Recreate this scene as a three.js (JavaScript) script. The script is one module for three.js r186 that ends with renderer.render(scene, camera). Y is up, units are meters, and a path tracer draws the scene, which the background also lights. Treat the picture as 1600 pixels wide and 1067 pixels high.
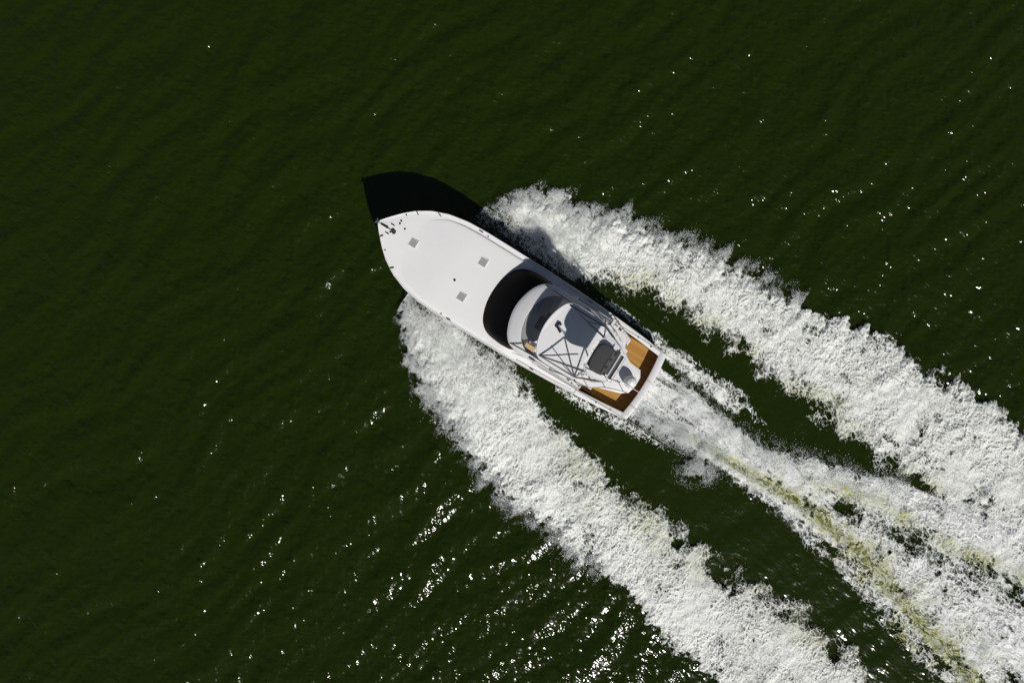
import * as THREE from 'three';
import { RoundedBoxGeometry } from 'three/addons/geometries/RoundedBoxGeometry.js';
import { toCreasedNormals } from 'three/addons/utils/BufferGeometryUtils.js';

// ------------------------------------------------------------------ camera, sky, sun, exposure
const H = 42, K = 0.0364;                       // drone height; metres per photo pixel on the water
const scene = new THREE.Scene();
const camera = new THREE.PerspectiveCamera(2 * Math.atan(533.5 * K / H) * 180 / Math.PI, 1024 / 682, 0.5, 9000);
camera.position.set(0, H, 0);
camera.up.set(0, 0, -1);
camera.lookAt(0, 0, 0);

const sunAway = new THREE.Vector2(-0.443, -0.896).normalize();   // where shadows fall on the water
const SUN_EL = 46.7 * Math.PI / 180;
const toSun = new THREE.Vector3(-sunAway.x * Math.cos(SUN_EL), Math.sin(SUN_EL), -sunAway.y * Math.cos(SUN_EL));
{                                                     // clear deep-blue sky, paler towards the horizon, a little brighter round the sun
  const w = 512, h = 256, d = new Float32Array(w * h * 4), dir = new THREE.Vector3();
  for (let j = 0; j < h; j++) for (let i = 0; i < w; i++) {
    const el = ((j + 0.5) / h - 0.5) * Math.PI, az = ((i + 0.5) / w - 0.5) * 2 * Math.PI;
    dir.set(Math.cos(el) * Math.cos(az), Math.sin(el), Math.cos(el) * Math.sin(az));
    const q = Math.pow(1 - Math.max(0, dir.y), 2.6), g = Math.pow(Math.max(0, dir.dot(toSun)), 5), o = (j * w + i) * 4;
    const Z = [0.06, 0.084, 0.14], R = [0.165, 0.18, 0.2], G = [0.05, 0.05, 0.05];
    for (let k = 0; k < 3; k++) d[o + k] = Z[k] + (R[k] - Z[k]) * q + G[k] * g;
    d[o + 3] = 1;
  }
  const t = new THREE.DataTexture(d, w, h, THREE.RGBAFormat, THREE.FloatType);
  t.mapping = THREE.EquirectangularReflectionMapping; t.magFilter = t.minFilter = THREE.LinearFilter; t.needsUpdate = true;
  scene.background = t; scene.environment = t;
}
const sun = new THREE.DirectionalLight(new THREE.Color(1, 0.965, 0.91), 4.6);
sun.position.copy(toSun).multiplyScalar(80);
sun.castShadow = true;
sun.shadow.radius = 2.2;                        // sun widened for softer shadow edges and larger glints
sun.shadow.mapSize.set(4096, 4096);
Object.assign(sun.shadow.camera, { left: -36, right: 36, top: 30, bottom: -30, near: 1, far: 200 });
scene.add(sun, sun.target);
const renderer = new THREE.WebGLRenderer({ antialias: true });
renderer.toneMapping = THREE.LinearToneMapping;
renderer.toneMappingExposure = 0.74;
renderer.shadowMap.enabled = true;

// ------------------------------------------------------------------ helpers
function rng(seed) { let a = seed >>> 0; return () => { a = (a + 0x6D2B79F5) | 0; let t = Math.imul(a ^ (a >>> 15), 1 | a); t = (t + Math.imul(t ^ (t >>> 7), 61 | t)) ^ t; return ((t ^ (t >>> 14)) >>> 0) / 4294967296; }; }
const PERM = new Uint8Array(512), GX = new Float32Array(256), GY = new Float32Array(256);
{ const r = rng(11), p = [...Array(256).keys()]; for (let i = 255; i > 0; i--) { const j = Math.floor(r() * (i + 1)); [p[i], p[j]] = [p[j], p[i]]; }
  for (let i = 0; i < 512; i++) PERM[i] = p[i & 255];
  for (let i = 0; i < 256; i++) { const a = r() * 6.28318; GX[i] = Math.cos(a); GY[i] = Math.sin(a); } }
function noise(x, y) {                                   // gradient noise, about -1..1
  const xi = Math.floor(x), yi = Math.floor(y), fx = x - xi, fy = y - yi, X = xi & 255, Y = yi & 255;
  const a = PERM[PERM[X] + Y], b = PERM[PERM[X + 1] + Y], c = PERM[PERM[X] + Y + 1], d = PERM[PERM[X + 1] + Y + 1];
  const u = fx * fx * fx * (fx * (fx * 6 - 15) + 10), v = fy * fy * fy * (fy * (fy * 6 - 15) + 10);
  const n0 = GX[a] * fx + GY[a] * fy, n1 = GX[b] * (fx - 1) + GY[b] * fy, n2 = GX[c] * fx + GY[c] * (fy - 1), n3 = GX[d] * (fx - 1) + GY[d] * (fy - 1);
  return 1.5 * (n0 + u * (n1 - n0) + v * (n2 + u * (n3 - n2) - n0 - u * (n1 - n0)));
}
const clamp = (x, a = 0, b = 1) => x < a ? a : x > b ? b : x;
const sstep = (a, b, x) => { const t = clamp((x - a) / (b - a)); return t * t * (3 - 2 * t); };
const lerp = (a, b, t) => a + (b - a) * t;
function table(rows) { return (x) => { if (x <= rows[0][0]) return rows[0][1]; for (let i = 1; i < rows.length; i++) if (x <= rows[i][0]) return lerp(rows[i - 1][1], rows[i][1], (x - rows[i - 1][0]) / (rows[i][0] - rows[i - 1][0])); return rows[rows.length - 1][1]; }; }
function mesh(name, geometry, material, parent) { const m = new THREE.Mesh(geometry, material); m.name = name; m.castShadow = m.receiveShadow = true; parent.add(m); return m; }
const std = (r, g, b, roughness = 0.5, more = {}) => new THREE.MeshPhysicalMaterial({ color: new THREE.Color().setRGB(r, g, b), roughness, ...more });

// ------------------------------------------------------------------ water
// Small wind waves; their crests run from lower left to upper right of the photograph.
const CD = new THREE.Vector2(0.665, 0.745).normalize();   // across the crests
function waveHeight(x, z) {
  const a = x * CD.x + z * CD.y, b = -x * CD.y + z * CD.x;
  const wob = 0.9 * noise(x * 0.13 + 5, z * 0.13);
  let h = 0.13 * noise(a / 1.25 + wob, b / 3.6 + 7);
  h += 0.042 * noise(a / 0.62 + 0.6 * wob + 31, b / 1.7 + 3);
  h += 0.06 * noise(a / 4.3 + 60, b / 9 + 20);
  return h;
}
function axis(half, step, far) { const c = []; const n = Math.round(half / step); for (let i = -n; i <= n; i++) c.push(i * step); let x = n * step, s = step; const out = []; while (x < far) { s *= 1.22; x += s; out.push(x); } return [...out.slice().reverse().map((v) => -v), ...c, ...out]; }
function normalTile(size, metres, seed) {                // ripples, tileable, as a float normal map
  const waves = [], r = rng(seed);
  const base = Math.atan2(CD.y, CD.x);
  for (let i = 0; i < 90; i++) {
    const lam = 0.16 * Math.pow(6.0, Math.pow(r(), 1.1)), ang = base + (r() + r() + r() - 1.5) * 1.25 + (r() < 0.2 ? (r() - 0.5) * 3 : 0);
    const kx = Math.round(Math.cos(ang) * metres / lam), ky = Math.round(Math.sin(ang) * metres / lam);
    if (!kx && !ky) continue;
    waves.push([kx, ky, r() * 6.283, Math.pow(lam, 0.12)]);
  }
  const sx = new Float32Array(size * size), sy = new Float32Array(size * size), N = size;
  const tab = new Float32Array(N); for (let i = 0; i < N; i++) tab[i] = Math.cos(i / N * 6.2831853);
  for (const [kx, ky, ph, w] of waves) {
    const L = Math.hypot(kx, ky), ax = kx / L * w, ay = ky / L * w, p0 = Math.round(ph / 6.2831853 * N);
    for (let j = 0; j < N; j++) { let q = (((ky * j + p0) % N) + N) % N; const o = j * N, st = ((kx % N) + N) % N;
      for (let i = 0; i < N; i++) { const c = tab[q]; sx[o + i] += ax * c; sy[o + i] += ay * c; q += st; if (q >= N) q -= N; } }
  }
  let rms = 0; for (let i = 0; i < sx.length; i += 7) rms += sx[i] * sx[i] + sy[i] * sy[i]; rms = Math.sqrt(rms / (sx.length / 7));
  const data = new Float32Array(N * N * 4);
  const S = 0.165 / rms;
  for (let j = 0; j < N; j++) for (let i = 0; i < N; i++) {
    const o = j * N + i, m = 1.0 + 0.55 * Math.sin(6.283 * (2 * i / N + 1.3 * Math.sin(6.283 * j / N))) * Math.sin(6.283 * (3 * j / N + Math.sin(6.283 * 2 * i / N)));
    const nx = -sx[o] * S * m, ny = -sy[o] * S * m, l = Math.hypot(nx, ny, 1);
    data[o * 4] = nx / l * 0.5 + 0.5; data[o * 4 + 1] = ny / l * 0.5 + 0.5; data[o * 4 + 2] = 1 / l * 0.5 + 0.5; data[o * 4 + 3] = 1;
  }
  const t = new THREE.DataTexture(data, N, N, THREE.RGBAFormat, THREE.FloatType);
  t.wrapS = t.wrapT = THREE.RepeatWrapping; t.magFilter = THREE.LinearFilter; t.minFilter = THREE.LinearFilter; t.needsUpdate = true;
  return t;
}
const TILE = 17;
const UX = 0.821, UY = 0.571;
const uOf = (x, y) => x * UX + y * UY, vOf = (x, y) => -x * UY + y * UX;
const SLICK = [table([[860, -140], [1000, -190], [1300, -230], [1700, -260], [2100, -290]]), table([[860, 55], [1000, 90], [1300, 150], [1700, 190], [2100, 220]])];
function slick(x, z) { const px = x / K + 800, py = z / K + 533.5, u = uOf(px, py), v = vOf(px, py); return sstep(860, 930, u) * (1 - sstep(2000, 2300, u)) * sstep(-20, 20, v - SLICK[0](u)) * sstep(-20, 20, SLICK[1](u) - v); }
{
  const xs = axis(33, 0.1, 3500), zs = axis(24, 0.1, 3500), nx = xs.length, nz = zs.length;
  const pos = new Float32Array(nx * nz * 3), uv = new Float32Array(nx * nz * 2), nor = new Float32Array(nx * nz * 3), hs = new Float32Array(nx * nz);
  for (let j = 0; j < nz; j++) for (let i = 0; i < nx; i++) {
    const x = xs[i], z = zs[j], o = j * nx + i, fade = 1 - sstep(30, 60, Math.max(Math.abs(x) - 6, Math.abs(z)));
    hs[o] = fade > 0 ? waveHeight(x, z) * fade * (1 - 0.65 * slick(x, z)) : 0;
    pos[o * 3] = x; pos[o * 3 + 1] = hs[o]; pos[o * 3 + 2] = z; uv[o * 2] = x / TILE; uv[o * 2 + 1] = -z / TILE;
  }
  for (let j = 0; j < nz; j++) for (let i = 0; i < nx; i++) {
    const i0 = Math.max(0, i - 1), i1 = Math.min(nx - 1, i + 1), j0 = Math.max(0, j - 1), j1 = Math.min(nz - 1, j + 1), o = j * nx + i;
    const dx = (hs[j * nx + i1] - hs[j * nx + i0]) / (xs[i1] - xs[i0]), dz = (hs[j1 * nx + i] - hs[j0 * nx + i]) / (zs[j1] - zs[j0]), l = Math.hypot(dx, 1, dz);
    nor[o * 3] = -dx / l; nor[o * 3 + 1] = 1 / l; nor[o * 3 + 2] = -dz / l;
  }
  const rough = [], calm = [], rr = rng(77);
  for (let j = 0; j < nz - 1; j++) for (let i = 0; i < nx - 1; i++) { const a = j * nx + i; (Math.max(Math.abs(xs[i]), Math.abs(zs[j])) < 45 && slick(xs[i], zs[j]) > 0.15 + 0.7 * rr() ? calm : rough).push(a, a + nx, a + 1, a + 1, a + nx, a + nx + 1); }
  const idx = new Uint32Array(rough.length + calm.length); idx.set(rough); idx.set(calm, rough.length);
  const g = new THREE.BufferGeometry();
  g.setAttribute('position', new THREE.BufferAttribute(pos, 3)); g.setAttribute('normal', new THREE.BufferAttribute(nor, 3)); g.setAttribute('uv', new THREE.BufferAttribute(uv, 2)); g.setIndex(new THREE.BufferAttribute(idx, 1));
  g.addGroup(0, rough.length, 0); g.addGroup(rough.length, calm.length, 1);
  const m = std(0.0118, 0.0205, 0.0006, 0.15, { ior: 1.33, normalMap: normalTile(1536, TILE, 5), normalScale: new THREE.Vector2(1, 1) });
  const flat = m.clone(); flat.normalScale.set(0.38, 0.38);     // water smoothed by the passing hull
  const w = mesh('water', g, [m, flat], scene);
  w.userData = { kind: 'structure', label: 'dark green rippled sea with scattered sun glints', category: 'water' };
}

// ------------------------------------------------------------------ foam of the wake
// Bands are traced on the water plane in photo pixels; u runs along the wake, v across it (towards lower left).
const edge = (pts) => table(pts.map(([x, y]) => [uOf(x, y), vOf(x, y)]).sort((a, b) => a[0] - b[0]));
function ridged(x, y) { return 1 - Math.abs(noise(x, y)); }
// returns [pattern 0..1, billow 0..1] of foam at metres (x, z), stretched by s along the wake
function lace(x, z, s, f) {
  const a = (x * UX + z * UY) / s, b = -x * UY + z * UX;
  const wx = 0.26 * noise(a * 1.3 + 3, b * 1.3) + 0.09 * noise(a * 4.1 + 8, b * 4.1), wy = 0.26 * noise(a * 1.3 + 40, b * 1.3 + 9) + 0.09 * noise(a * 4.1 + 1, b * 4.1 + 30);
  const A = (a + wx) * f, B = (b + wy) * f;
  const r1 = ridged(A * 2.6, B * 2.6), r2 = ridged(A * 6.1 + 11, B * 6.1), r3 = ridged(A * 12.5 + 5, B * 12.5 + 2);
  const g = 0.34 * (1 - r1) + 0.36 * (1 - r2) + 0.4 * (1 - r3);       // rounded lumps parted by creases
  return [0.26 * r1 + 0.38 * r2 + 0.36 * r3, g];
}
const foamMat = new THREE.MeshStandardMaterial({ color: 0xffffff, roughness: 0.95, vertexColors: true, transparent: true, side: THREE.DoubleSide });
function cells(x, y) {                                   // distance between the two nearest cell walls: 0 on the threads of a foam net
  const xi = Math.floor(x), yi = Math.floor(y); let a = 9, b = 9;
  for (let j = -1; j <= 1; j++) for (let i = -1; i <= 1; i++) { const h = PERM[PERM[(xi + i) & 255] + ((yi + j) & 255)], dx = i + 0.5 + 0.45 * GX[h] - (x - xi), dy = j + 0.5 + 0.45 * GY[h] - (y - yi), d = dx * dx + dy * dy; if (d < a) { b = a; a = d; } else if (d < b) b = d; }
  return Math.sqrt(b) - Math.sqrt(a);
}
function net(x, z) { const wx = 0.16 * noise(x * 2.1, z * 2.1 + 5), wz = 0.16 * noise(x * 2.1 + 9, z * 2.1); return Math.max(1 - 3.2 * cells((x + wx) * 2.6, (z + wz) * 2.6), 0.9 - 2.6 * cells((x + wx) * 6.2 + 7, (z + wz) * 6.2)); }
const BUBBLES = [0.58, 0.62, 0.54];                      // how much of the froth's colour the bubbly water below it keeps
const WHITE = [0.87, 0.885, 0.875], GREENISH = [0.44, 0.46, 0.17], OLIVE = [0.15, 0.16, 0.02];
function foamSheet(name, label, spec) {
  const { up, low, u0, u1, step = 0.036, f = 1, stretch = 1.2 } = spec;
  const eU = edge(up), eL = edge(low), sp = step / K;
  const nu = Math.ceil((u1 - u0) / sp), cols = [];
  let vmin = 1e9, vmax = -1e9;
  for (let i = 0; i <= nu; i++) { const u = u0 + i * sp, a = eU(u), b = eL(u); cols.push([a, b]); vmin = Math.min(vmin, a); vmax = Math.max(vmax, b); }
  const pad = spec.pad ?? 40; vmin -= pad; vmax += pad;
  const nv = Math.ceil((vmax - vmin) / sp), W = nv + 1;
  const id = new Int32Array((nu + 1) * W).fill(-1), P = [], C = [];
  for (let i = 0; i <= nu; i++) {
    const u = u0 + i * sp, [a, b] = cols[i];
    for (let j = 0; j <= nv; j++) {
      const v = vmin + j * sp;
      if (v < a - pad || v > b + pad) continue;
      const px = u * UX - v * UY, py = u * UY + v * UX, x = (px - 800) * K, z = (py - 533.5) * K;
      const r = spec.at({ u, v, a, b, x, z, px, py, t: (u - u0) / 1000, c: (v - a) / Math.max(b - a, 1) });   // {cov, y, tint, soft, relief}
      if (!r || r.cov <= 0.01) continue;
      const sA = (x * UX + z * UY), sB = -x * UY + z * UX, fibre = noise((sA * 0.87 + sB * 0.5) * 2.1, (sB * 0.87 - sA * 0.5) * 0.55 + 12) + 0.6 * noise((sA * 0.87 + sB * 0.5) * 5.3 + 3, (sB * 0.87 - sA * 0.5) * 1.5);
      r.cov -= 0.3 * sstep(0.25, 0.75, noise(x * 0.8 + 3, z * 0.8 + 77) + 0.6 * noise(x * 2.3, z * 2.3 + 21)) * sstep(0.1, 0.35, (u - u0) / 1000);
      r.cov = clamp(r.cov + 0.11 * (r.fibre ?? 1) * fibre * sstep(0.15, 0.5, r.cov));                     // torn streaks thrown outwards
      const [L, bl] = lace(x, z, stretch, f), th = 1.02 - lerp(0.72, 0.54, sstep(0.4, 0.8, r.cov)) * r.cov, w = r.soft ?? 0.16;
      const calm = sstep(-0.25, 0.45, noise(x * 0.42 + 70, z * 0.42) + 0.35 * noise(x * 1.5, z * 1.5 + 50));   // creamy patches between grainy ones
      const thick = sstep(0.4, 0.8, r.cov), thin = thick < 0.98 ? 0.55 * L + 0.45 * clamp(0.35 + 0.65 * net(x, z)) : 0;
      const pat = lerp(thin, 0.4 + 1.12 * bl, thick);                          // nets and threads where thin, curds where thick
      let al = sstep(th - w, th + w, pat) * (r.max ?? 1);
      const under = sstep(0.25, 1.0, r.cov + 0.12 * calm) * (r.under ?? 0.62) * lerp(0.82, 1.1, calm);   // bubbles below the froth
      const whole = 1 - (1 - al) * (1 - under), share = al / Math.max(whole, 1e-4);
      al = whole;
      if (al < 0.012) continue;
      const bump = (bl - 0.22) * (r.relief ?? 0.32) * lerp(0.75, 0.3, calm) + 0.05 * noise(x * 1.9 + 9, z * 1.9);
      const tint = clamp((r.tint ?? 0) * (1.25 - 1.05 * sstep(0.58, 0.86, L))), c = tint < 0.5 ? WHITE.map((w0, k) => lerp(w0, GREENISH[k], tint * 2)) : GREENISH.map((w0, k) => lerp(w0, OLIVE[k], tint * 2 - 1));
      id[i * W + j] = P.length / 3;
      for (let k = 0; k < 3; k++) c[k] *= lerp(BUBBLES[k], 1, share);
      P.push(x, Math.max(0.02, waveHeight(x, z)) + 0.06 + r.y + Math.max(-0.03, bump), z); C.push(c[0], c[1], c[2], al);
    }
  }
  const I = [];
  for (let i = 0; i < nu; i++) for (let j = 0; j < nv; j++) {
    const a = id[i * W + j], b = id[(i + 1) * W + j], c = id[(i + 1) * W + j + 1], d = id[i * W + j + 1];
    if (a >= 0 && b >= 0 && c >= 0) I.push(a, c, b);
    if (a >= 0 && c >= 0 && d >= 0) I.push(a, d, c);
  }
  const g = new THREE.BufferGeometry();
  g.setAttribute('position', new THREE.Float32BufferAttribute(P, 3)); g.setAttribute('color', new THREE.Float32BufferAttribute(C, 4)); g.setIndex(I); g.computeVertexNormals();
  const m = mesh(name, g, foamMat, scene);
  m.userData = { kind: 'stuff', label, category: 'foam' };
  return { eU, eL };
}
// scalloped, billowing outline: how far (px) the foam reaches past its traced edge
const scallop = (u, s, seed) => 26 * (Math.abs(noise(u / s + seed, seed * 1.7)) - 0.35) + 6 * noise(u / (s * 0.35) + seed, 3.3) + 3 * noise(u / (s * 0.12), seed);

const STBD_UP = [[744, 330], [775, 314], [800, 304], [832, 297], [870, 305], [905, 320], [945, 328], [985, 345], [1040, 362], [1085, 372], [1105, 388], [1150, 407], [1200, 433], [1260, 463], [1300, 482], [1350, 494], [1400, 517], [1440, 547], [1480, 574], [1530, 594], [1560, 622], [1600, 645], [1700, 705], [1900, 825]];
const STBD_LOW = [[740, 336], [760, 352], [800, 378], [850, 412], [895, 442], [935, 452], [970, 462], [1000, 474], [1040, 500], [1080, 525], [1120, 555], [1160, 588], [1200, 618], [1240, 645], [1290, 692], [1330, 725], [1390, 765], [1440, 795], [1520, 840], [1600, 885], [1900, 1050]];
foamSheet('bow_wave_foam', 'broad white churned foam band curling away from the starboard side of the boat', {
  up: STBD_UP, low: STBD_LOW, u0: uOf(742, 333), u1: 2060, stretch: 0.9, f: 1.05,
  at({ u, v, a, b, x, z, t, px, py }) {
    const A = a - scallop(u, 34, 1.3) * sstep(800, 900, u), dU = v - A + 22 * (Math.abs(noise(x * 0.9 + 2, z * 0.9)) + 0.5 * Math.abs(noise(x * 2.6, z * 2.6 + 4)) - 0.4) * sstep(800, 900, u), dL = b + 12 * noise(x * 0.5, z * 0.5 + 8) + 7 * noise(x * 1.4, z * 1.4) - v;
    const start = Math.pow(sstep(799, 860, u), 0.7);
    let cov = sstep(-4, 26, dU) * sstep(-16, 46 + 40 * t, dL);
    // thin spray close to the hull behind the bow
    const near = (1 - sstep(880, 990, u));
    cov *= lerp(1, 0.5 + 0.5 * sstep(8, 58, dL), near);
    cov *= 0.82 + 0.26 * noise(x * 0.35 + 4, z * 0.35) + 0.12 * noise(x * 1.1, z * 1.1 + 40);
    cov *= start;
    // ragged torn inner edge further aft
    cov -= (0.3 + 0.1 * sstep(0.6, 1, t)) * sstep(0.15, 0.5, t) * (1 - sstep(20, 130, dL)) * (0.55 + 1.1 * noise(x * 0.9, z * 0.9));
    cov -= 0.3 * sstep(0.3, 0.5, t) * (1 - sstep(10, 75, dU)) * (0.75 + 0.8 * noise(x * 0.5 + 17, z * 0.5));
    const tint = 0.42 * sstep(75, 20, dL) * sstep(0.18, 0.3, t) * (0.4 + 0.9 * noise(x * 0.45 + 20, z * 0.45)) + 0.05;
    const prof = sstep(-4, 45, dU) * sstep(-10, 120, dL);
    return { cov, y: lerp(0.55, 0.25, sstep(0, 0.5, t)) * prof, tint, soft: lerp(0.34, 0.18, sstep(830, 1050, u)), relief: lerp(0.1, 0.34, sstep(850, 1100, u)) };
  },
});
const PORT_UP = [[642, 458], [665, 474], [700, 500], [740, 526], [780, 558], [805, 580], [825, 607], [850, 640], [880, 668], [920, 693], [960, 738], [1000, 768], [1040, 792], [1080, 818], [1120, 858], [1170, 882], [1230, 908], [1290, 952], [1340, 992], [1390, 1040], [1420, 1075], [1560, 1220]];
const PORT_LOW = [[634, 462], [627, 480], [632, 520], [632, 560], [650, 592], [667, 630], [690, 655], [705, 690], [735, 722], [760, 752], [790, 790], [838, 812], [860, 842], [890, 872], [930, 902], [980, 942], [1010, 990], [1060, 1032], [1100, 1067], [1150, 1110], [1300, 1230]];
foamSheet('bow_wave_foam_001', 'broad white churned foam band spreading from the port side of the boat', {
  up: PORT_UP, low: PORT_LOW, u0: uOf(634, 462) - 4, u1: 1900, stretch: 0.72, f: 1.0,
  at({ u, v, a, b, x, z, t }) {
    const Bv = b + scallop(u, 33, 7.7) * sstep(800, 880, u), dL = Bv - v + 22 * (Math.abs(noise(x * 0.9 + 12, z * 0.9)) + 0.5 * Math.abs(noise(x * 2.6 + 7, z * 2.6)) - 0.4) * sstep(790, 880, u), dU = v - a + 12 * noise(x * 0.5 + 3, z * 0.5) + 7 * noise(x * 1.4, z * 1.4 + 6);
    let cov = sstep(-4, 24, dL) * sstep(-14, lerp(30, 75, sstep(0.3, 0.8, t)), dU);
    cov *= 0.84 + 0.26 * noise(x * 0.35 + 14, z * 0.35) + 0.12 * noise(x * 1.1 + 8, z * 1.1);
    cov *= lerp(0.72, 1, sstep(785, 860, u));
    cov -= 0.34 * sstep(0.25, 0.6, t) * (1 - sstep(10, 110, dU)) * (0.55 + 1.1 * noise(x * 0.9 + 2, z * 0.9));
    const tint = 0.3 * sstep(95, 20, dU) * sstep(0.25, 0.4, t) * (0.5 + 0.7 * noise(x * 0.45 + 2, z * 0.45)) + 0.04;
    const prof = sstep(-4, 50, dL) * sstep(-10, 70, dU);
    return { cov, y: lerp(0.5, 0.25, sstep(0, 0.5, t)) * prof, tint, soft: lerp(0.36, 0.18, sstep(820, 1060, u)), relief: lerp(0.08, 0.34, sstep(830, 1080, u)) };
  },
});
const WASH_UP = [[1030, 560], [1060, 585], [1100, 625], [1135, 658], [1180, 688], [1230, 704], [1290, 720], [1330, 735], [1400, 752], [1450, 765], [1600, 800], [1900, 930]];
const WASH_LOW = [[976, 655], [1030, 684], [1080, 706], [1130, 742], [1172, 778], [1226, 822], [1266, 860], [1296, 888], [1345, 940], [1394, 1000], [1440, 1048], [1500, 1105], [1700, 1310]];
const TROUGH = edge([[1063, 673], [1100, 695], [1147, 723], [1207, 757], [1266, 797], [1315, 836], [1370, 890], [1410, 940], [1450, 985], [1500, 1040], [1530, 1075], [1700, 1260]]);
const RIDGE2 = edge([[1240, 735], [1330, 770], [1390, 795], [1440, 833], [1500, 862], [1560, 885], [1600, 905], [1800, 1010]]);
foamSheet('propeller_wash', 'streaky white and yellow green propeller wash trailing behind the transom', {
  up: WASH_UP, low: WASH_LOW, u0: uOf(985, 600) - 6, u1: 2100, stretch: 1.5, f: 1.0,
  at({ u, v, a, b, x, z, t }) {
    const dU = v - a + 8 * noise(x * 0.6, z * 0.6) + 5 * noise(x * 1.7, z * 1.7), dL = b - v + 6 * noise(x * 0.8 + 5, z * 0.8);
    const along = uOf(x, z), across = vOf(x, z);
    const streak = noise(along * 0.22 + 3, across * 2.2) + 0.7 * noise(along * 0.4, across * 5.6);
    const q = v - TROUGH(u), q2 = v - RIDGE2(u);
    const near = 1 - sstep(1180, 1290, u);
    let cov = sstep(-6, 16, dU) * sstep(-6, 16, dL);
    let core = lerp(0.74, 0.5, near) + streak * lerp(0.2, 0.55, near) + 0.2 * noise(x * 0.5 + 33, z * 0.5);
    const far = sstep(1250, 1550, u), late = sstep(1500, 1680, u);
    // thin white ridge below the trough, then a strip of small flecks on dark water
    const low = sstep(8, 20, q), lip = Math.exp(-Math.pow((q - 13 - 5 * far) / 7, 2)) * (1 - sstep(1520, 1640, u));
    core = lerp(core, 0.42 + 0.16 * streak + 0.15 * late * noise(x * 0.7, z * 0.7), low);
    core = Math.max(core, 0.75 * lip);
    // dark channel between the two ridges further aft, and a ragged shoulder above it
    const ch = Math.exp(-Math.pow((q2 - 30 + 8 * noise(x * 0.8, z * 0.8)) / 24, 2)) * sstep(1430, 1580, u);
    core *= 1 - 0.52 * ch;
    core -= 0.2 * late * sstep(0.1, 0.7, noise(x * 0.6 + 90, z * 0.6)) * (1 - low);
    cov *= core;
    const tw = 6 + 7 * far + 2 * late, tr = Math.exp(-Math.pow((q + 5 * noise(x * 0.9, z * 0.9)) / tw, 2)) * sstep(1235, 1300, u), tr2 = Math.exp(-Math.pow(q2 / 15, 2)) * sstep(1440, 1540, u);
    const patch = sstep(-0.1, 0.7, noise(x * 0.7 + 9, z * 0.7) + 0.25), mild = sstep(-0.3, 0.5, noise(x * 0.8 + 60, z * 0.8));
    const tint = 0.74 * tr + 0.5 * tr2 * (0.4 + 0.6 * patch) + 0.24 * far * mild * sstep(-90, -10, q) * (1 - low) + 0.85 * late * low * sstep(60, 30, q) * patch;
    cov = Math.max(cov * (1 - 0.35 * tr), 0.58 * tr * sstep(-6, 16, dL));
    return { cov, y: 0.2 * sstep(0, 40, dU) * (1 - 0.8 * tr) * (1 - low) * sstep(1200, 1350, u), tint, fibre: 0.4, under: lerp(0.5, 0.85, Math.max(tr, 0.5 * far)), soft: lerp(0.26, 0.19, far) + 0.08 * tr, relief: lerp(0.05, 0.3, far) * (1 - 0.6 * tr) };
  },
});
// broken water close along the hull
foamSheet('hull_side_foam', 'fine broken foam trailing from the starboard quarter beside dark water', {
  up: [[905, 442], [960, 470], [1000, 500], [1040, 528], [1090, 558], [1150, 600], [1200, 636], [1215, 652]], low: [[905, 452], [960, 490], [1000, 520], [1040, 566], [1090, 605], [1130, 640], [1180, 672], [1215, 668]],
  u0: uOf(905, 446), u1: uOf(1215, 660), stretch: 1.1, f: 1.7, pad: 14, step: 0.045,
  at({ u, a, b, v, x, z, c, t }) { const e = sstep(-6, 10, v - a) * sstep(-6, 10, b - v) * sstep(0, 0.06, t) * sstep(0.37, 0.3, t + 0.04 * noise(x, z));
    const top = Math.exp(-Math.pow((c - 0.12) / 0.13, 2)) * sstep(0.05, 0.1, t) * (0.35 + 1.2 * noise(x * 0.7, z * 0.7)), body = sstep(0.3, 0.5, c) * sstep(0.13, 0.19, t);
    return { cov: e * (0.34 + 0.5 * top + 0.22 * body), under: 0.3, y: 0.02, tint: 0.05, soft: 0.13, relief: 0.25 }; },
});
foamSheet('hull_side_foam_001', 'fine broken foam trailing along the port quarter beside dark water', {
  up: [[850, 590], [900, 616], [940, 636], [978, 655], [1020, 678], [1080, 716]], low: [[850, 600], [900, 640], [940, 662], [978, 678], [1020, 702], [1080, 735]],
  u0: uOf(850, 592), u1: uOf(1080, 728), stretch: 1.1, f: 1.9, pad: 14, step: 0.045,
  at({ a, b, v, t }) { return { under: 0.2, cov: 0.44 * sstep(-8, 8, v - a) * sstep(-8, 12, b - v) * sstep(0, 0.03, t) * sstep(0.26, 0.17, t), y: 0.02, tint: 0.05, soft: 0.13, relief: 0.25 }; },
});

// ------------------------------------------------------------------ flying spray: real droplets
const dropGeo = new THREE.OctahedronGeometry(1, 0);
const dropMat = new THREE.MeshStandardMaterial({ color: new THREE.Color().setRGB(0.86, 0.88, 0.88), roughness: 0.8 });
function spray(name, label, n, seed, place) {
  const r = rng(seed), m4 = new THREE.Matrix4(), q = new THREE.Quaternion(), e = new THREE.Euler(), list = [];
  for (let i = 0; i < n; i++) { const p = place(r); if (p && noise(p[0] * 0.05 + seed, p[1] * 0.05) + 0.6 * noise(p[0] * 0.16, p[1] * 0.16 + seed) > (r() - 0.42) * 1.3) list.push(p); }
  const m = new THREE.InstancedMesh(dropGeo, dropMat, list.length);
  list.forEach(([px, py, y, s], i) => { e.set(r() * 6, r() * 6, 0); q.setFromEuler(e); const k = (1 - y / H) * K; m4.compose(new THREE.Vector3((px - 800) * k, y, (py - 533.5) * k), q, new THREE.Vector3(s, s * (0.7 + 0.6 * r()), s)); m.setMatrixAt(i, m4); });
  m.name = name; m.castShadow = m.receiveShadow = true; m.userData = { kind: 'stuff', label, category: 'spray' };
  scene.add(m);
}
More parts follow.
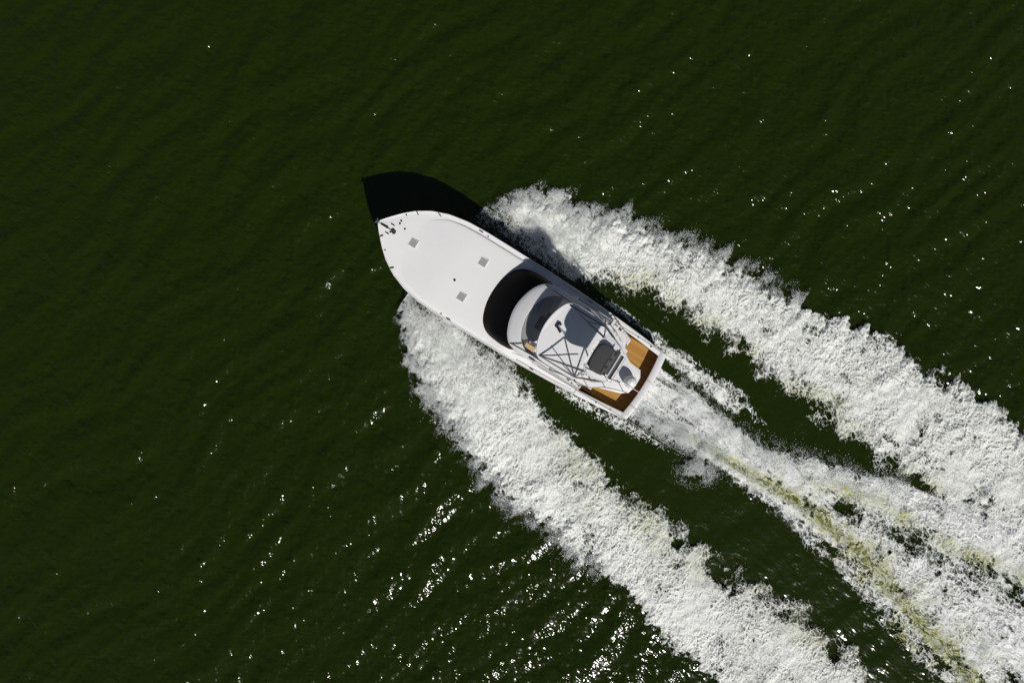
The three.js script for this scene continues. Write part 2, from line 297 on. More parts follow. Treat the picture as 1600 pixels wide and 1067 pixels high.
const gauss = (r) => (r() + r() + r() + r() - 2) * 1.0;
const size = (r) => 0.005 + 0.016 * Math.pow(r(), 4);
const sU = edge(STBD_UP), sL = edge(STBD_LOW), pU = edge(PORT_UP), pL = edge(PORT_LOW), wU = edge(WASH_UP), wL = edge(WASH_LOW);
const back = (u, v) => [u * UX - v * UY, u * UY + v * UX];
spray('spray_droplets', 'white spray droplets flying off the starboard bow wave', 260000, 21, (r) => {
  const u = 800 + 500 * Math.pow(r(), 1.7), k = r();
  if (r() > sstep(800, 860, u)) return null;
  const clump = noise(u / 26 + 1.3, 2.2);
  if (k < 0.6) { const [x, y] = back(u, sU(u) - scallop(u, 34, 1.3) * sstep(800, 900, u) + 4 + gauss(r) * (13 + 12 * clump)); return [x, y, 0.15 + 0.5 * r() * r(), size(r)]; }
  const u2 = 803 + 185 * Math.pow(r(), 0.6) + 8 * gauss(r); if (u2 < 806) return null; const a = sU(u2), b = sL(u2), [x, y] = back(u2, lerp(a, b, 0.05 + 0.93 * r())); return [x, y, 0.2 + 0.6 * r(), size(r)];
});
spray('spray_droplets_001', 'white spray droplets flying off the port bow wave', 230000, 22, (r) => {
  const u = 785 + 500 * Math.pow(r(), 1.7), k = r(), clump = noise(u / 26 + 9.3, 4.2);
  if (k < 0.6) { const [x, y] = back(u, pL(u) + scallop(u, 33, 7.7) * sstep(800, 880, u) - 4 + gauss(r) * (14 + 13 * clump)); return [x, y, 0.15 + 0.5 * r() * r(), size(r)]; }
  const u2 = 788 + 215 * Math.pow(r(), 0.6) + 8 * gauss(r); if (u2 < 790) return null; const a = pU(u2), b = pL(u2), [x, y] = back(u2, lerp(a, b, 0.02 + 0.95 * r())); return [x, y, 0.2 + 0.5 * r(), size(r)];
});
spray('spray_droplets_002', 'fine mist of droplets drifting over the wash behind the port corner of the transom', 150000, 23, (r) => {
  const k = r(); let px, py;
  if (k < 0.45) { const t = r(); px = 1000 + 130 * t + gauss(r) * (12 + 12 * t); py = 652 + 62 * t + gauss(r) * (10 + 12 * t); }
  else if (k < 0.6) { px = 1092 + gauss(r) * 26; py = 736 + gauss(r) * 18; }
  else { const u = 1200 + 400 * r(); [px, py] = back(u, wU(u) + 10 + gauss(r) * 20); }
  return [px, py, 0.1 + 0.5 * r(), size(r)];
});

// ------------------------------------------------------------------ sport-fishing boat: x forward, y up, z starboard
const fN = Math.hypot(0.851, 0.525), st = [0.525 / fN, -0.851 / fN];
const boat = new THREE.Group();
boat.name = 'fishing_boat';
boat.position.set((797 - 800) * K + st[0] * 0.48, 0, (490 - 533.5) * K + st[1] * 0.48);
boat.rotation.set(-2 * Math.PI / 180, Math.atan2(0.525, -0.851), 0, 'YXZ');   // heeling a little to port
boat.userData = { label: 'white sport fishing boat with black windshield and tuna tower speeding through green water', category: 'boat' };
scene.add(boat);

// faint mottling so that the gelcoat is not one flat tone
function mottle(seed, lo, hi, n = 256, f = 5) {
  const d = new Uint8Array(n * n * 4);
  for (let j = 0; j < n; j++) for (let i = 0; i < n; i++) {
    const a = i / n, b = j / n, w = (s, o) => noise(a * s + o, b * s + seed) * (1 - a) + noise((a - 1) * s + o, b * s + seed) * a;
    const v = lerp(lo, hi, clamp(0.5 + 0.35 * w(f, 1) + 0.25 * w(f * 3, 9) + 0.2 * w(f * 9, 17)));
    d.set([v * 255, v * 255, v * 255, 255], (j * n + i) * 4);
  }
  const t = new THREE.DataTexture(d, n, n); t.wrapS = t.wrapT = THREE.MirroredRepeatWrapping; t.magFilter = THREE.LinearFilter; t.needsUpdate = true; return t;
}
const gelRough = mottle(3, 0.6, 1), deckMap = mottle(12, 0.95, 0.995, 256, 3); deckMap.colorSpace = THREE.NoColorSpace;
const M = {
  gel: std(0.79, 0.79, 0.795, 0.38, { clearcoat: 0.2, clearcoatRoughness: 0.25 }),
  deck: std(0.78, 0.78, 0.785, 0.7, { map: deckMap, roughnessMap: gelRough }),
  hull: std(0.8, 0.8, 0.81, 0.25, { clearcoat: 0.5 }),
  bottom: std(0.02, 0.03, 0.05, 0.6),
  black: std(0.005, 0.005, 0.006, 0.5, { specularIntensity: 0.12 }),
  glass: std(0.01, 0.012, 0.014, 0.08),
  tube: std(0.22, 0.22, 0.23, 0.35, { metalness: 0.35 }),
  whiteTube: std(0.78, 0.78, 0.78, 0.3),
  steel: std(0.5, 0.5, 0.51, 0.25, { metalness: 0.9 }),
  dark: std(0.012, 0.012, 0.013, 0.55),
  canvas: std(0.055, 0.055, 0.058, 0.9),
  hatch: std(0.36, 0.36, 0.37, 0.35),
  seat: std(0.24, 0.24, 0.24, 0.7),
  tan: std(0.55, 0.4, 0.24, 0.8),
  floor: std(0.13, 0.13, 0.135, 0.75),
  dash: std(0.3, 0.3, 0.3, 0.75),  // grey holds part of the hardtop shade over the helm
  line: std(0.7, 0.7, 0.72, 0.5),
  teak: [std(0.46, 0.235, 0.04, 0.65), std(0.42, 0.205, 0.034, 0.65), std(0.5, 0.265, 0.05, 0.65), std(0.44, 0.225, 0.045, 0.65)],
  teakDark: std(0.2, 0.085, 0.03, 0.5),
};
let lift = 0;
const part = (name, g, m, parent = boat) => {                      // the raised bow draws in a little
  const p = g.attributes.position;
  for (let i = 0; i < p.count; i++) { const x = p.getX(i); if (x > 0) { const q = (x / 8.5) ** 2; p.setX(i, x - 0.2 * q); p.setZ(i, p.getZ(i) * (1 - 0.018 * q)); } p.setY(i, p.getY(i) + lift); }
  return mesh(name, g, m, parent);
};
const V = (x, y, z) => new THREE.Vector3(x, y, z);
function loft(rows, crease = 0.6, closed = false) {                 // rows of equal-length point lists
  const P = [], I = [], n = rows[0].length, UV = [];
  rows.forEach((r, i) => r.forEach((p, j) => { P.push(p[0], p[1], p[2]); UV.push(p[0] * 0.2, p[2] * 0.2); }));
  for (let i = 0; i < rows.length - 1; i++) for (let j = 0; j < n - (closed ? 0 : 1); j++) { const a = i * n + j, b = i * n + (j + 1) % n, c = a + n, d = b + n; I.push(a, c, b, b, c, d); }
  const g = new THREE.BufferGeometry();
  g.setAttribute('position', new THREE.Float32BufferAttribute(P, 3)); g.setAttribute('uv', new THREE.Float32BufferAttribute(UV, 2)); g.setIndex(I);
  return toCreasedNormals(g, crease);
}
function plate(outline, y0, y1, bevel = 0.02) {                     // outline: [x, z] points; a slab from y0 to y1
  const s = new THREE.Shape(outline.map(([x, z]) => new THREE.Vector2(x, -z)));
  const b = Math.min(bevel, (y1 - y0) * 0.45);
  const g = new THREE.ExtrudeGeometry(s, { depth: y1 - y0 - 2 * b, bevelEnabled: b > 0, bevelThickness: b, bevelSize: b, bevelOffset: -b, bevelSegments: 2, curveSegments: 8 });
  g.rotateX(-Math.PI / 2); g.translate(0, y0 + b, 0);
  return toCreasedNormals(g, 0.7);
}
function smoothLine(pts, n) { return new THREE.CatmullRomCurve3(pts.map(([x, z]) => V(x, 0, z)), false, 'centripetal').getPoints(n).map((p) => [p.x, p.z]); }
function bar(a, b, r, r2 = r, seg = 8) {
  const A = V(...a), B = V(...b), d = B.clone().sub(A), g = new THREE.CylinderGeometry(r2, r, d.length(), seg);
  g.applyQuaternion(new THREE.Quaternion().setFromUnitVectors(V(0, 1, 0), d.clone().normalize())); const m = A.add(B).multiplyScalar(0.5); g.translate(m.x, m.y, m.z); return g;
}
function pipe(pts, r, seg = 6) { return new THREE.TubeGeometry(new THREE.CatmullRomCurve3(pts.map((p) => V(...p)), false, 'centripetal'), pts.length * 8, r, seg); }
function rbox(w, h, d, x, y, z, r = 0.03, turn = 0) { const g = new RoundedBoxGeometry(w, h, d, 3, r); if (turn) g.rotateY(turn); g.translate(x, y, z); return g; }

// ---- hull
const half = table([[-8.6, 2.1], [-6.8, 2.29], [-4.5, 2.46], [-2.4, 2.55], [-0.7, 2.59], [1.7, 2.59], [3.3, 2.58], [4.4, 2.52], [5.45, 2.33], [6.4, 1.97], [7.13, 1.5], [7.6, 1.08], [7.9, 0.76], [8.2, 0.43], [8.38, 0.2], [8.5, 0.0]]);
const sheerY = (x) => 1.48 + 2.07 * Math.pow(clamp((x + 8.5) / 17), 1.35);
const XS = []; for (let i = 0; i <= 60; i++) { const t = i / 60; XS.push(8.5 - 17 * (t * 0.75 + 0.25 * t * t * (3 - 2 * t) - 0.1 * Math.sin(Math.PI * 2 * t) * 0)); }
for (let k = 0; k < 4; k++) XS.splice(1, 0, 8.5 - 0.06 * (4 - k));
XS.sort((a, b) => b - a);
const hullSection = (x, s) => {                                     // sheer, flared topside, chine, keel
  const t = clamp((8.5 - x) / 17), B = half(x), y = sheerY(x), pull = 1 - sstep(0, 0.45, t);
  const cx = x - 1.0 * pull, kx = x - 2.2 * pull, cB = Math.max(0, B * lerp(0.25, 0.9, sstep(0, 0.4, t))), cy = lerp(1.0, 0.02, sstep(0, 0.5, t)), ky = lerp(0.25, -0.75, sstep(0, 0.35, t));
  const out = [];
  for (let k = 0; k <= 6; k++) { const q = k / 6, fl = q - 0.35 * pull * q * (1 - q) * -1; out.push([lerp(x, cx, q), lerp(y, cy, q), s * lerp(B, cB, clamp(fl))]); }
  out.push([cx, cy - 0.03, s * cB * 0.97], [kx, ky, 0]);
  return out;
};
part('hull_side', loft(XS.map((x) => hullSection(x, 1)), 0.5), M.hull).userData.label = 'starboard side of the white hull';
part('hull_side', loft(XS.map((x) => hullSection(x, -1)), 0.5), M.hull).userData.label = 'port side of the white hull';
{ const rows = []; for (let j = 0; j <= 16; j++) { const s = -1 + j / 8, B = half(-8.5), bul = -0.2 * (1 - s * s); rows.push([[-8.5 + bul, 1.48, s * B], [-8.46 + bul, 0.7, s * B * 0.96], [-8.4 + bul, 0.02, s * B * 0.9], [-8.35 + bul, lerp(-0.75, 0, Math.abs(s)), s * B * 0.87]]); } part('transom', loft(rows), M.hull); }
// ---- main deck with toe rail
{
  const rows = XS.filter((x) => x > -5.4 && x < 8.46).concat([-5.4]).map((x) => {
    const B = half(x), y = sheerY(x), o = Math.min(1, B / 0.3), r = [];
    const add = (z, yy) => r.push([x, yy, z]);
    for (const s of [-1, 1]) {
      const p = [[B, y - 0.02], [B - 0.015 * o, y + 0.055], [B - 0.06 * o, y + 0.055], [B - 0.075 * o, y - 0.01], [B * 0.8 - 0.06 * o, y + 0.0], [B * 0.4, y + 0.03]];
      (s < 0 ? p : p.slice().reverse()).forEach(([z, yy]) => add(s * z, yy));
      if (s < 0) add(0, y + 0.04);
    }
    return r;
  });
  part('deck', loft(rows, 0.5), M.deck);
}
// ---- raised trunk deck forward of the windshield
{
  const xs = []; for (let i = 0; i <= 40; i++) xs.push(6.6 - i * (6.6 - 0.2) / 40);
  const rows = xs.map((x) => {
    const inset = lerp(0.5, 0.27, sstep(6.6, 5.0, x)), B = half(x) - inset, h = 0.13 * sstep(6.7, 3.6, x) + 0.01, y = sheerY(x), r = [];
    for (const q of [-1, -0.995, -0.985, -0.97, -0.94, -0.85, -0.6, -0.3, 0, 0.3, 0.6, 0.85, 0.94, 0.97, 0.985, 0.995, 1]) { const e = 1 - Math.pow(Math.abs(q), 70); r.push([x, y - 0.02 + h * (e > 0 ? Math.pow(e, 0.5) : 0) + 0.05 * (1 - q * q) + (Math.abs(q) === 1 ? -0.03 : 0), q * B]); }
    return r;
  });
  part('trunk_deck', loft(rows, 0.6), M.deck);
}
const deckTop = (x, z) => { const B = half(x) - lerp(0.5, 0.27, sstep(6.6, 5.0, x)), q = z / B; return x > 6.6 ? sheerY(x) + 0.02 : sheerY(x) - 0.02 + 0.13 * sstep(6.7, 3.6, x) + 0.01 + 0.05 * (1 - q * q); };
// ---- deck hatches and fittings
for (const [x, z] of [[6.3, 0.02], [2.6, 1.1], [2.62, -1.07]]) { const y = deckTop(x, z), h = part('deck_hatch', rbox(0.48, 0.05, 0.48, x, y + 0.015, z, 0.02), M.gel); part('hatch_lid', rbox(0.4, 0.03, 0.4, x, y + 0.04, z, 0.012), M.hatch, h); }
{ const x = 3.4, z = -0.5, y = deckTop(x, z); const v = part('deck_vent', new THREE.CylinderGeometry(0.07, 0.08, 0.05, 16).translate(x, y + 0.02, z), M.steel); part('vent_cap', new THREE.CylinderGeometry(0.035, 0.035, 0.02, 12).translate(x, y + 0.055, z), M.dark, v); }
{
  const y = sheerY(7.6) + 0.05, w = part('windlass', new THREE.CylinderGeometry(0.1, 0.13, 0.14, 16).translate(7.5, y + 0.06, -0.02), M.dark);
  part('windlass_cap', new THREE.CylinderGeometry(0.045, 0.05, 0.05, 12).translate(7.5, y + 0.15, -0.02), M.steel, w);
  part('anchor_chain', bar([7.55, y + 0.05, -0.02], [7.95, y + 0.07, 0], 0.022), M.dark);
  const r = part('anchor_roller', rbox(0.46, 0.07, 0.11, 8.08, y + 0.1, 0.0, 0.02), M.dark);
  part('anchor_shank', rbox(0.45, 0.05, 0.05, 8.38, y + 0.1, 0.0, 0.015), M.steel, r);
  const fl = new THREE.Shape([[8.42, -0.02], [8.66, -0.15], [8.62, -0.02], [8.68, 0], [8.62, 0.02], [8.66, 0.15], [8.42, 0.02]].map(([x, z]) => new THREE.Vector2(x, -z)));
  const g = new THREE.ExtrudeGeometry(fl, { depth: 0.03, bevelEnabled: true, bevelSize: 0.01, bevelThickness: 0.01, bevelSegments: 1 }); g.rotateX(-Math.PI / 2); g.translate(0, y - 0.02, 0);
  part('anchor_fluke', g, M.steel, r);
  for (const [x, z, l] of [[7.72, 0.27, 0.24], [7.75, -0.27, 0.24]]) { const c = part('cleat', rbox(l, 0.035, 0.04, x, y + 0.08, z, 0.015), M.dark); for (const d of [-0.05, 0.05]) part('cleat_foot', new THREE.CylinderGeometry(0.02, 0.025, 0.07, 8).translate(x + d, y + 0.035, z), M.dark, c); }
  for (const [x, z] of [[7.46, 0.68], [7.45, 0.52], [7.08, 0.42], [7.66, -0.12]]) part('deck_fill_cap', new THREE.CylinderGeometry(0.05, 0.055, 0.03, 14).translate(x, sheerY(x) + 0.05, z), M.dark);
}
for (const [x, s] of [[6.95, 1], [5.9, 1], [3.55, 1], [7.95, -1], [6.6, -1], [2.6, -1], [-2.6, -1], [-3.4, 1]]) { const z = s * (half(x) - 0.13), a = Math.atan2(half(x - 0.1) - half(x + 0.1), 0.2) * s; part('cleat', rbox(0.26, 0.05, 0.045, x, sheerY(x) + 0.07, z, 0.018, -a + Math.PI), M.dark); }
for (const s of [1, -1]) for (const x of [3.1, 7.4]) part('deck_fill_cap', new THREE.CylinderGeometry(0.035, 0.04, 0.03, 12).translate(x, sheerY(x) + 0.03, s * (half(x) - 0.17)), M.dark);

// ---- deckhouse: black windshield mask, white sides with dark windows
const arcOut = smoothLine([[-0.75, -2.1], [-0.2, -2.12], [0.35, -2.04], [0.72, -1.86], [1.04, -1.52], [1.28, -0.95], [1.4, -0.35], [1.4, 0.35], [1.28, 0.95], [1.04, 1.52], [0.72, 1.86], [0.35, 2.04], [-0.2, 2.12], [-0.75, 2.1]], 72);
const arcTop = smoothLine([[-1.3, -1.86], [-1.0, -1.86], [-0.78, -1.74], [-0.6, -1.55], [-0.4, -1.2], [-0.24, -0.7], [-0.17, -0.25], [-0.17, 0.25], [-0.24, 0.7], [-0.4, 1.2], [-0.6, 1.55], [-0.78, 1.74], [-1.0, 1.86], [-1.3, 1.86]], 72);
{
  const rows = []; for (let k = 0; k <= 10; k++) { const q = k / 10; rows.push(arcOut.map(([x, z], i) => { const [X, Z] = arcTop[i], b = Math.sin(Math.PI * q) * 0.1, l = Math.hypot(x + 1, z) || 1; return [lerp(x, X, q) + b * (x + 1) / l, lerp(sheerY(x) + 0.12, 4.16, q), lerp(z, Z, q) + b * z / l]; })); }
  part('windshield', loft(rows, 1.0), M.black);
}
for (const s of [-1, 1]) {
  const rows = []; for (let k = 0; k <= 12; k++) { const x = -0.72 - k * (5.2 - 0.72) / 12, xt = Math.min(x, -1.28); rows.push([[x, sheerY(x) - 0.02, s * 2.1], [x, 3.0, s * 2.0], [xt, 3.6, s * 1.92], [xt, 4.16, s * 1.85]]); }
  const w = part('deckhouse_side', loft(rows, 0.5), M.gel);
  const win = []; for (let k = 0; k <= 8; k++) { const x = -1.5 - k * 3.0 / 8, hgt = 0.62 * Math.sqrt(Math.max(0.05, 1 - Math.pow((k - 3) / 5.6, 2))); win.push([[x, 3.0, s * 2.008], [x, 3.0 + hgt * 0.9, s * (2.008 - 0.08 * hgt * 1.45)]]); }
  part('side_window', loft(win), M.glass, w);
}
part('aft_bulkhead', new THREE.BoxGeometry(0.06, 2.9, 3.7).translate(-5.2, 2.05, 0), M.gel);

// ---- flybridge
lift = -0.5;
const rimHalf = [[-0.88, 0], [-0.92, 0.4], [-1.05, 0.9], [-1.28, 1.3], [-1.6, 1.56], [-2.0, 1.68], [-3.2, 1.72], [-4.6, 1.7]];
const outHalf = [[-0.12, 0], [-0.17, 0.5], [-0.34, 1.1], [-0.55, 1.5], [-0.85, 1.8], [-1.3, 1.93], [-2.4, 1.95], [-4.6, 1.9]];
const both = (h) => smoothLine([...h.slice().reverse().map(([x, z]) => [x, -z]), ...h.slice(1)], 84);
const rim = both(rimHalf), outl = both(outHalf);
const topAt = (x) => 4.98 + 0.0 * x;
{
  const at = (a, b, q) => [lerp(a[0], b[0], q), lerp(a[1], b[1], q)];
  const row = (q, y) => outl.map((p, i) => { const [x, z] = at(p, rim[i], q); return [x, typeof y === 'function' ? y(x) : y, z]; });
  const rows = [row(0.12, 4.5), row(0, 4.62), row(0.0, 4.72), row(0.04, 4.755), row(0.3, 4.83), row(0.6, 4.91), row(0.9, 4.975), row(0.97, 4.985), row(1, 4.96), row(1, 4.12)];
  part('flybridge_coaming', loft(rows, 0.7), M.gel);
}
const fbFloor = [...rim.map(([x, z]) => [x, z]), [-5.0, 1.8], [-5.75, 1.78], [-5.95, 1.55], [-6.2, 0.95], [-6.75, 0.66], [-7.4, 0.6], [-7.6, 0.25], [-7.62, -0.25], [-7.5, -0.72], [-7.15, -0.98], [-6.3, -1.25], [-5.6, -1.5], [-5.0, -1.75]];
part('flybridge_deck', plate(fbFloor, 4.0, 4.11, 0.03), M.gel);
{ // grey dash panel added behind the front coaming to darken the helm shade
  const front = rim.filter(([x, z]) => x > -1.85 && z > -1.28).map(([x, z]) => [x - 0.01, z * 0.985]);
  part('dash_shade_panel', plate([...front, [-2.0, front[front.length - 1][1]], [-2.0, -0.9], [-1.75, -1.22]], 4.86, 4.95, 0.02), M.dash);
}
{ // coaming inside: helm console, pod, chairs, bench
  const c = part('helm_console', rbox(0.55, 0.72, 1.3, -1.75, 4.46, 0.1, 0.08), M.floor);
  part('dashboard', rbox(0.42, 0.07, 1.05, -1.72, 4.97, 0.1, 0.03), M.floor, c);
  const w = part('steering_wheel', new THREE.TorusGeometry(0.19, 0.018, 8, 28).rotateY(Math.PI / 2).rotateZ(0.6).translate(-2.1, 4.75, 0.1), M.steel, c);
  for (const z of [-0.35, 0.62]) { const s = part('helm_chair', rbox(0.5, 0.14, 0.52, -2.75, 4.72, z, 0.06), M.seat); part('chair_back', rbox(0.12, 0.5, 0.52, -3.02, 4.98, z, 0.05), M.seat, s); part('chair_post', bar([-2.75, 4.11, z], [-2.75, 4.68, z], 0.05), M.steel, s); }
  const b = part('instrument_pod', rbox(0.5, 0.14, 0.9, -1.5, 5.0, 0.75, 0.06), M.seat); part('pod_hood', rbox(0.14, 0.16, 0.8, -1.3, 5.06, 0.75, 0.06), M.seat, b);
  part('cushion', rbox(0.62, 0.14, 0.34, -1.86, 4.5, -1.42, 0.06), M.tan); part('side_locker', rbox(0.9, 0.32, 0.4, -1.95, 4.27, -1.4, 0.04), M.gel);
}
// ---- hardtop
const htHalf = [[-1.84, 0], [-1.87, 0.4], [-1.95, 0.8], [-2.1, 1.2], [-2.26, 1.46], [-2.5, 1.6], [-3.4, 1.64], [-4.5, 1.6]];
const HT = 6.15;
{
  const o = [...both(htHalf)], g = plate(o, HT - 0.1, HT, 0.035), p = g.attributes.position;
  for (let i = 0; i < p.count; i++) p.setY(i, p.getY(i) + 0.09 * (1 - Math.pow(p.getZ(i) / 1.64, 2)) - 0.02 * (p.getX(i) + 3.2));
  g.computeVertexNormals();
  part('hardtop', g, M.gel);
}
const htY = (x, z) => HT + 0.09 * (1 - Math.pow(z / 1.64, 2)) - 0.02 * (x + 3.2);
{ // small black searchlight pair on the hardtop
  const s = part('horn', bar([-2.45, htY(-2.45, 0.2) + 0.07, 0.22], [-2.72, htY(-2.7, 0) + 0.07, 0.06], 0.05, 0.07, 12), M.dark);
  part('horn_bracket', rbox(0.1, 0.06, 0.3, -2.4, htY(-2.4, 0.2) + 0.04, 0.3, 0.02), M.dark, s); part('horn_bell', bar([-2.42, htY(-2.4, 0.4) + 0.07, 0.42], [-2.56, htY(-2.5, 0.4) + 0.07, 0.4], 0.04, 0.06, 12), M.dark, s);
}
// hardtop supports: leaning posts that stand on the coaming
for (const s of [-1, 1]) {
  part('hardtop_post', bar([-0.86, 4.74, s * 1.73], [-2.45, 6.06, s * 1.6], 0.036), M.tube);
  part('hardtop_post', bar([-1.75, 4.97, s * 1.7], [-2.5, 6.06, s * 1.6], 0.03), M.tube);
  part('hardtop_post', bar([-4.4, 4.97, s * 1.8], [-4.4, 6.06, s * 1.55], 0.036), M.tube);
  part('hardtop_post', bar([-3.3, 4.97, s * 1.82], [-4.3, 6.06, s * 1.58], 0.03), M.tube);
}
// ---- tower on the hardtop
const PY = 8.1;
const frontC = (s) => [-4.5, PY - 0.03, s * 0.9], rearC = (s) => [-5.62, PY, s * 0.8];
for (const s of [-1, 1]) {
  const A = [-2.42, htY(-2.42, 1.45), s * 1.45], B = [-4.46, htY(-4.46, 1.45), s * 1.45], D = [-5.5, 4.11, s * 1.25];
  part('tower_leg', bar(A, frontC(s), 0.036), M.tube);
  part('tower_leg', bar(A, [-4.9, 7.3, s * 0.9], 0.028), M.tube);
  part('tower_leg', bar(B, frontC(s), 0.036), M.tube);
  part('tower_leg', bar(B, rearC(s), 0.036), M.tube);
  part('tower_leg', bar(D, rearC(s), 0.04), M.tube);
  part('tower_brace', bar(A, B, 0.036), M.tube);
  part('tower_brace', bar([-3.4, lerp(A[1], PY, 0.5), s * 1.16], B, 0.024), M.tube);
  part('tower_brace', bar([-5.55, 5.6, s * 1.1], B, 0.026), M.tube);
}
part('tower_brace', bar([-5.55, 5.6, -1.1], [-5.55, 5.6, 1.1], 0.026), M.tube);
{
  const pl = plate(smoothLine([[-5.75, -0.8], [-5.0, -1.0], [-4.7, -0.98], [-4.5, -0.85], [-4.42, -0.4], [-4.4, 0.4], [-4.5, 1.0], [-4.7, 1.12], [-5.0, 1.14], [-5.75, 0.95]], 40), PY - 0.03, PY + 0.02, 0.015);
  const t = part('tower_platform', pl, M.gel);
  // canvas-covered station with rounded front
  const can = plate(smoothLine([[-5.25, -0.66], [-4.95, -0.7], [-4.62, -0.66], [-4.45, -0.48], [-4.38, 0], [-4.45, 0.48], [-4.62, 0.66], [-4.95, 0.7], [-5.25, 0.66]], 40), PY + 0.1, PY + 0.5, 0.1);
  part('tower_console', can, M.canvas, t);
  const pod = part('instrument_panel', rbox(0.34, 0.12, 1.2, -5.22, PY + 0.44, 0, 0.04), std(0.075, 0.075, 0.08, 0.7), t);
  for (const z of [-0.22, 0.18]) part('drink_holder', new THREE.CylinderGeometry(0.065, 0.065, 0.03, 16).translate(-5.24, PY + 0.505, z), M.dark, pod);
  for (const z of [-0.55, 0.5]) part('panel_knob', rbox(0.1, 0.05, 0.12, -5.3, PY + 0.5, z, 0.02), M.dark, pod);
  part('seat_pad', rbox(0.2, 0.1, 1.25, -5.62, PY + 0.3, 0, 0.04), std(0.1, 0.1, 0.105, 0.8), t);
  part('tower_rail', bar([-5.48, PY + 0.56, -0.66], [-5.48, PY + 0.56, 0.66], 0.03), M.whiteTube, t);
  part('tower_rail', pipe([[-5.78, PY + 0.5, -0.7], [-5.8, PY + 0.5, 0.0], [-5.78, PY + 0.5, 0.7]], 0.028), M.whiteTube, t);
  for (const s of [-1, 1]) { part('tower_rail', pipe([[-5.78, PY + 0.5, s * 0.7], [-5.1, PY + 0.52, s * 0.93], [-4.5, PY + 0.5, s * 0.88], [-4.25, PY + 0.5, s * 0.62]], 0.026), M.whiteTube, t); for (const [x, z] of [[-5.7, 0.74], [-4.6, 0.88]]) part('rail_post', bar([x, PY, s * z], [x, PY + 0.5, s * z], 0.02), M.whiteTube, t); }
}
// ---- flybridge rails, aft ladder, dome
for (const [a, b] of [[[-4.75, -1.5], [-4.75, 1.5]], [[-4.95, -1.4], [-4.95, 1.4]]]) part('flybridge_rail', bar([a[0], 4.95, a[1]], [b[0], 4.95, b[1]], 0.03), M.whiteTube);
for (const z of [-1.5, -0.75, 0, 0.75, 1.5]) part('rail_post', bar([-4.75, 4.1, z], [-4.75, 4.95, z], 0.022), M.whiteTube);
for (const s of [-1, 1]) { part('flybridge_rail', pipe(s > 0 ? [[-4.75, 4.95, 1.5], [-5.2, 4.93, 1.48], [-5.6, 4.9, 1.42], [-5.8, 4.85, 1.3]] : [[-4.75, 4.95, -1.65], [-5.5, 4.9, -1.55], [-6.2, 4.85, -1.12], [-7.3, 4.7, -0.76]], 0.026), s > 0 ? M.whiteTube : M.tube); for (const [x, z] of [[-5.4, s > 0 ? 1.45 : 1.52], ...(s > 0 ? [[-5.75, 1.34]] : [[-6.25, 1.1], [-7.2, 0.8]])]) part('rail_post', bar([x, 4.08, s * z], [x, 4.82, s * z], 0.02), s > 0 ? M.whiteTube : M.tube); }
{ // ladder from the starboard flybridge corner down into the cockpit
  const a = [-4.75, 5.0], b = [-6.55, 1.5], L = part('ladder_rail', bar([a[0], a[1], 1.72], [b[0], b[1], 1.4], 0.032), M.tube);
  part('ladder_rail', bar([a[0], a[1], 2.12], [b[0], b[1], 1.8], 0.032), M.tube);
  for (let k = 0; k < 9; k++) { const q = (k + 0.4) / 9.2, x = lerp(a[0], b[0], q), y = lerp(a[1], b[1], q), z = lerp(1.72, 1.4, q); part('ladder_step', rbox(0.13, 0.035, 0.38, x, y, z + 0.2, 0.012), M.whiteTube); }
}
{
  const d = part('satellite_dome', new THREE.LatheGeometry([[0.0, 0], [0.2, 0], [0.22, 0.12], [0.31, 0.2], [0.33, 0.42], [0.31, 0.58], [0.24, 0.71], [0.13, 0.79], [0.001, 0.82]].map(([r, y]) => new THREE.Vector2(r, y)), 32).translate(-7.2, 4.11, -0.2), M.gel);
  part('dome_base', new THREE.CylinderGeometry(0.26, 0.3, 0.08, 24).translate(-7.2, 4.15, -0.2), M.gel, d);
}
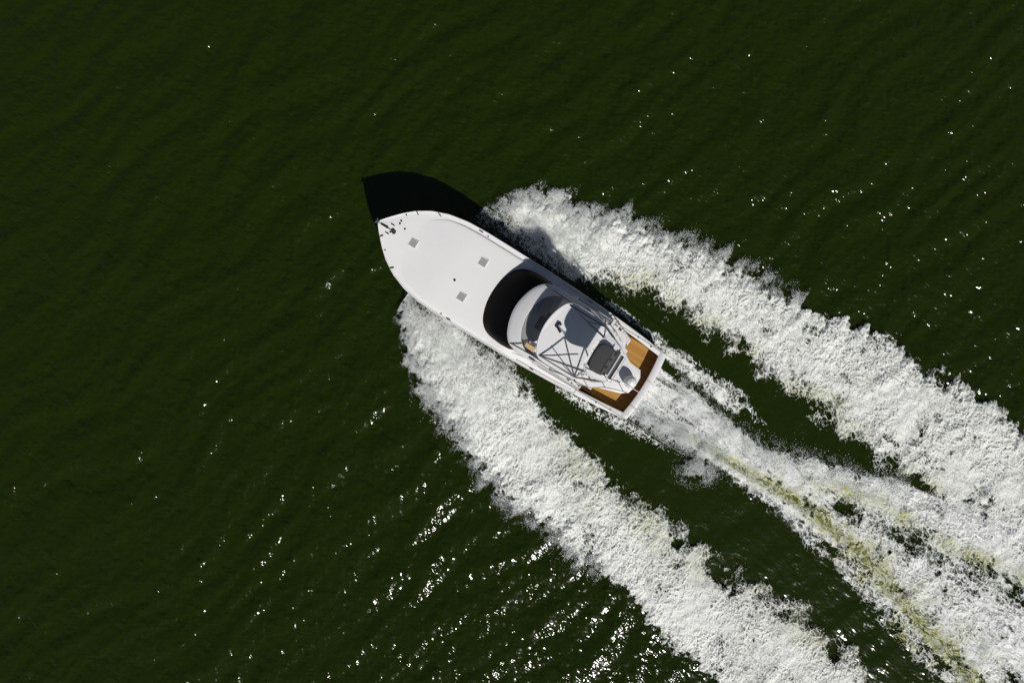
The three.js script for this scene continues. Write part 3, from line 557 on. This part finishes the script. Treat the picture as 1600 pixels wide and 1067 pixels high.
// ---- cockpit
lift = 0;
const covHalf = (x) => half(x) - 0.34;
{
  const rows = (s) => { const r = []; for (let k = 0; k <= 14; k++) { const x = -5.3 - k * (8.42 - 5.3) / 14, y = sheerY(x), B = half(x), c = B - 0.32; r.push([[x, y - 0.06, s * (B + 0.005)], [x, y + 0.02, s * (B - 0.005)], [x, y + 0.035, s * (B - 0.04)], [x, y + 0.035, s * (c + 0.03)], [x, y + 0.01, s * c], [x, y - 0.09, s * c]]); } return r; };
  for (const s of [-1, 1]) part('covering_board', loft(rows(s), 0.8), M.gel);
  const tr = []; for (let j = 0; j <= 18; j++) { const q = -1 + j / 9, B = half(-8.5), z = q * (B - 0.0), bul = -0.2 * (1 - q * q), y = 1.5 + 0.004; tr.push([[-8.51 + bul, y - 0.08, z], [-8.51 + bul, y + 0.02, z], [-8.47 + bul, y + 0.037, z], [-8.15 + bul, y + 0.037, z], [-8.12 + bul, y + 0.01, z], [-8.12 + bul, y - 0.09, z]]); }
  part('covering_board', loft(tr, 0.8), M.gel);
  for (const s of [-1, 1]) { const w = []; for (let k = 0; k <= 8; k++) { const x = -5.2 - k * 3.3 / 8, c = half(x) - 0.3; w.push([[x, sheerY(x) - 0.03, s * c], [x, 0.55, s * (c - 0.03)]]); } part('cockpit_liner', loft(w), M.teakDark); }
  const w = []; for (let j = 0; j <= 12; j++) { const q = -1 + j / 6, bul = -0.2 * (1 - q * q); w.push([[-8.14 + bul, 1.47, q * 2.0], [-8.12 + bul, 0.55, q * 1.95]]); } part('cockpit_liner', loft(w), M.teakDark);
  const sole = part('cockpit_sole', new THREE.BoxGeometry(3.3, 0.05, 3.9).translate(-6.8, 0.74, 0), M.teakDark), r = rng(8);
  const n = 32, wd = 3.84 / n; for (let k = 0; k < n; k++) { const split = -6.2 - 1.8 * r(), z = -1.92 + (k + 0.5) * wd; for (const [x0, x1] of [[-5.22, split], [split - 0.006, -8.36]]) part('plank', new THREE.BoxGeometry(Math.abs(x1 - x0), 0.02, wd - 0.007).translate((x0 + x1) / 2, 0.777, z), M.teak[Math.floor(r() * 4)], sole); }
  for (const [x, z] of [[-6.68, 2.12], [-7.55, 2.05], [-6.6, -2.12], [-7.48, -2.06], [-8.4, 1.72], [-8.42, -1.75]]) { const h = part('rod_holder', new THREE.TorusGeometry(0.045, 0.015, 6, 18).rotateX(Math.PI / 2).translate(x, sheerY(x) + 0.05, z), M.steel); part('holder_cup', new THREE.CylinderGeometry(0.042, 0.042, 0.02, 14).translate(x, sheerY(x) + 0.045, z), M.dark, h); }
  const tb = part('tackle_box', rbox(0.34, 0.3, 0.34, -5.9, 0.94, -1.55, 0.03), M.gel);
  for (const z of [-0.62, 0.35, 1.1]) part('transom_handle', rbox(0.3, 0.03, 0.03, -8.2 - 0.02, 1.2, z, 0.01), M.steel);
}
// ---- outriggers laid back along the sides, with trailing lines
for (const s of [-1, 1]) {
  const o = part('outrigger', bar([-2.5, 4.8, s * 1.98], [-11.9, 2.6, s * 2.0], 0.03, 0.012), M.tube);
  part('outrigger_mount', rbox(0.3, 0.24, 0.12, -2.5, 4.7, s * 1.98, 0.03), M.gel, o);
  for (const q of [0.3, 0.55, 0.8]) part('spreader', bar([lerp(-2.5, -11.9, q), lerp(4.8, 2.6, q) - 0.14, s * 2], [lerp(-2.5, -11.9, q), lerp(4.8, 2.6, q) + 0.14, s * 2], 0.01), M.tube, o);
}
part('center_rigger', bar([-5.6, 5.1, -0.4], [-10.9, 2.9, -0.45], 0.022, 0.01), M.line);
for (const s of [-1, 1]) part('side_rail', pipe([[-1.6, 2.55, s * 2.38], [-2.4, 2.62, s * 2.34], [-4.0, 2.5, s * 2.28], [-5.0, 2.3, s * 2.2]], 0.02), M.tube);

renderer.render(scene, camera);
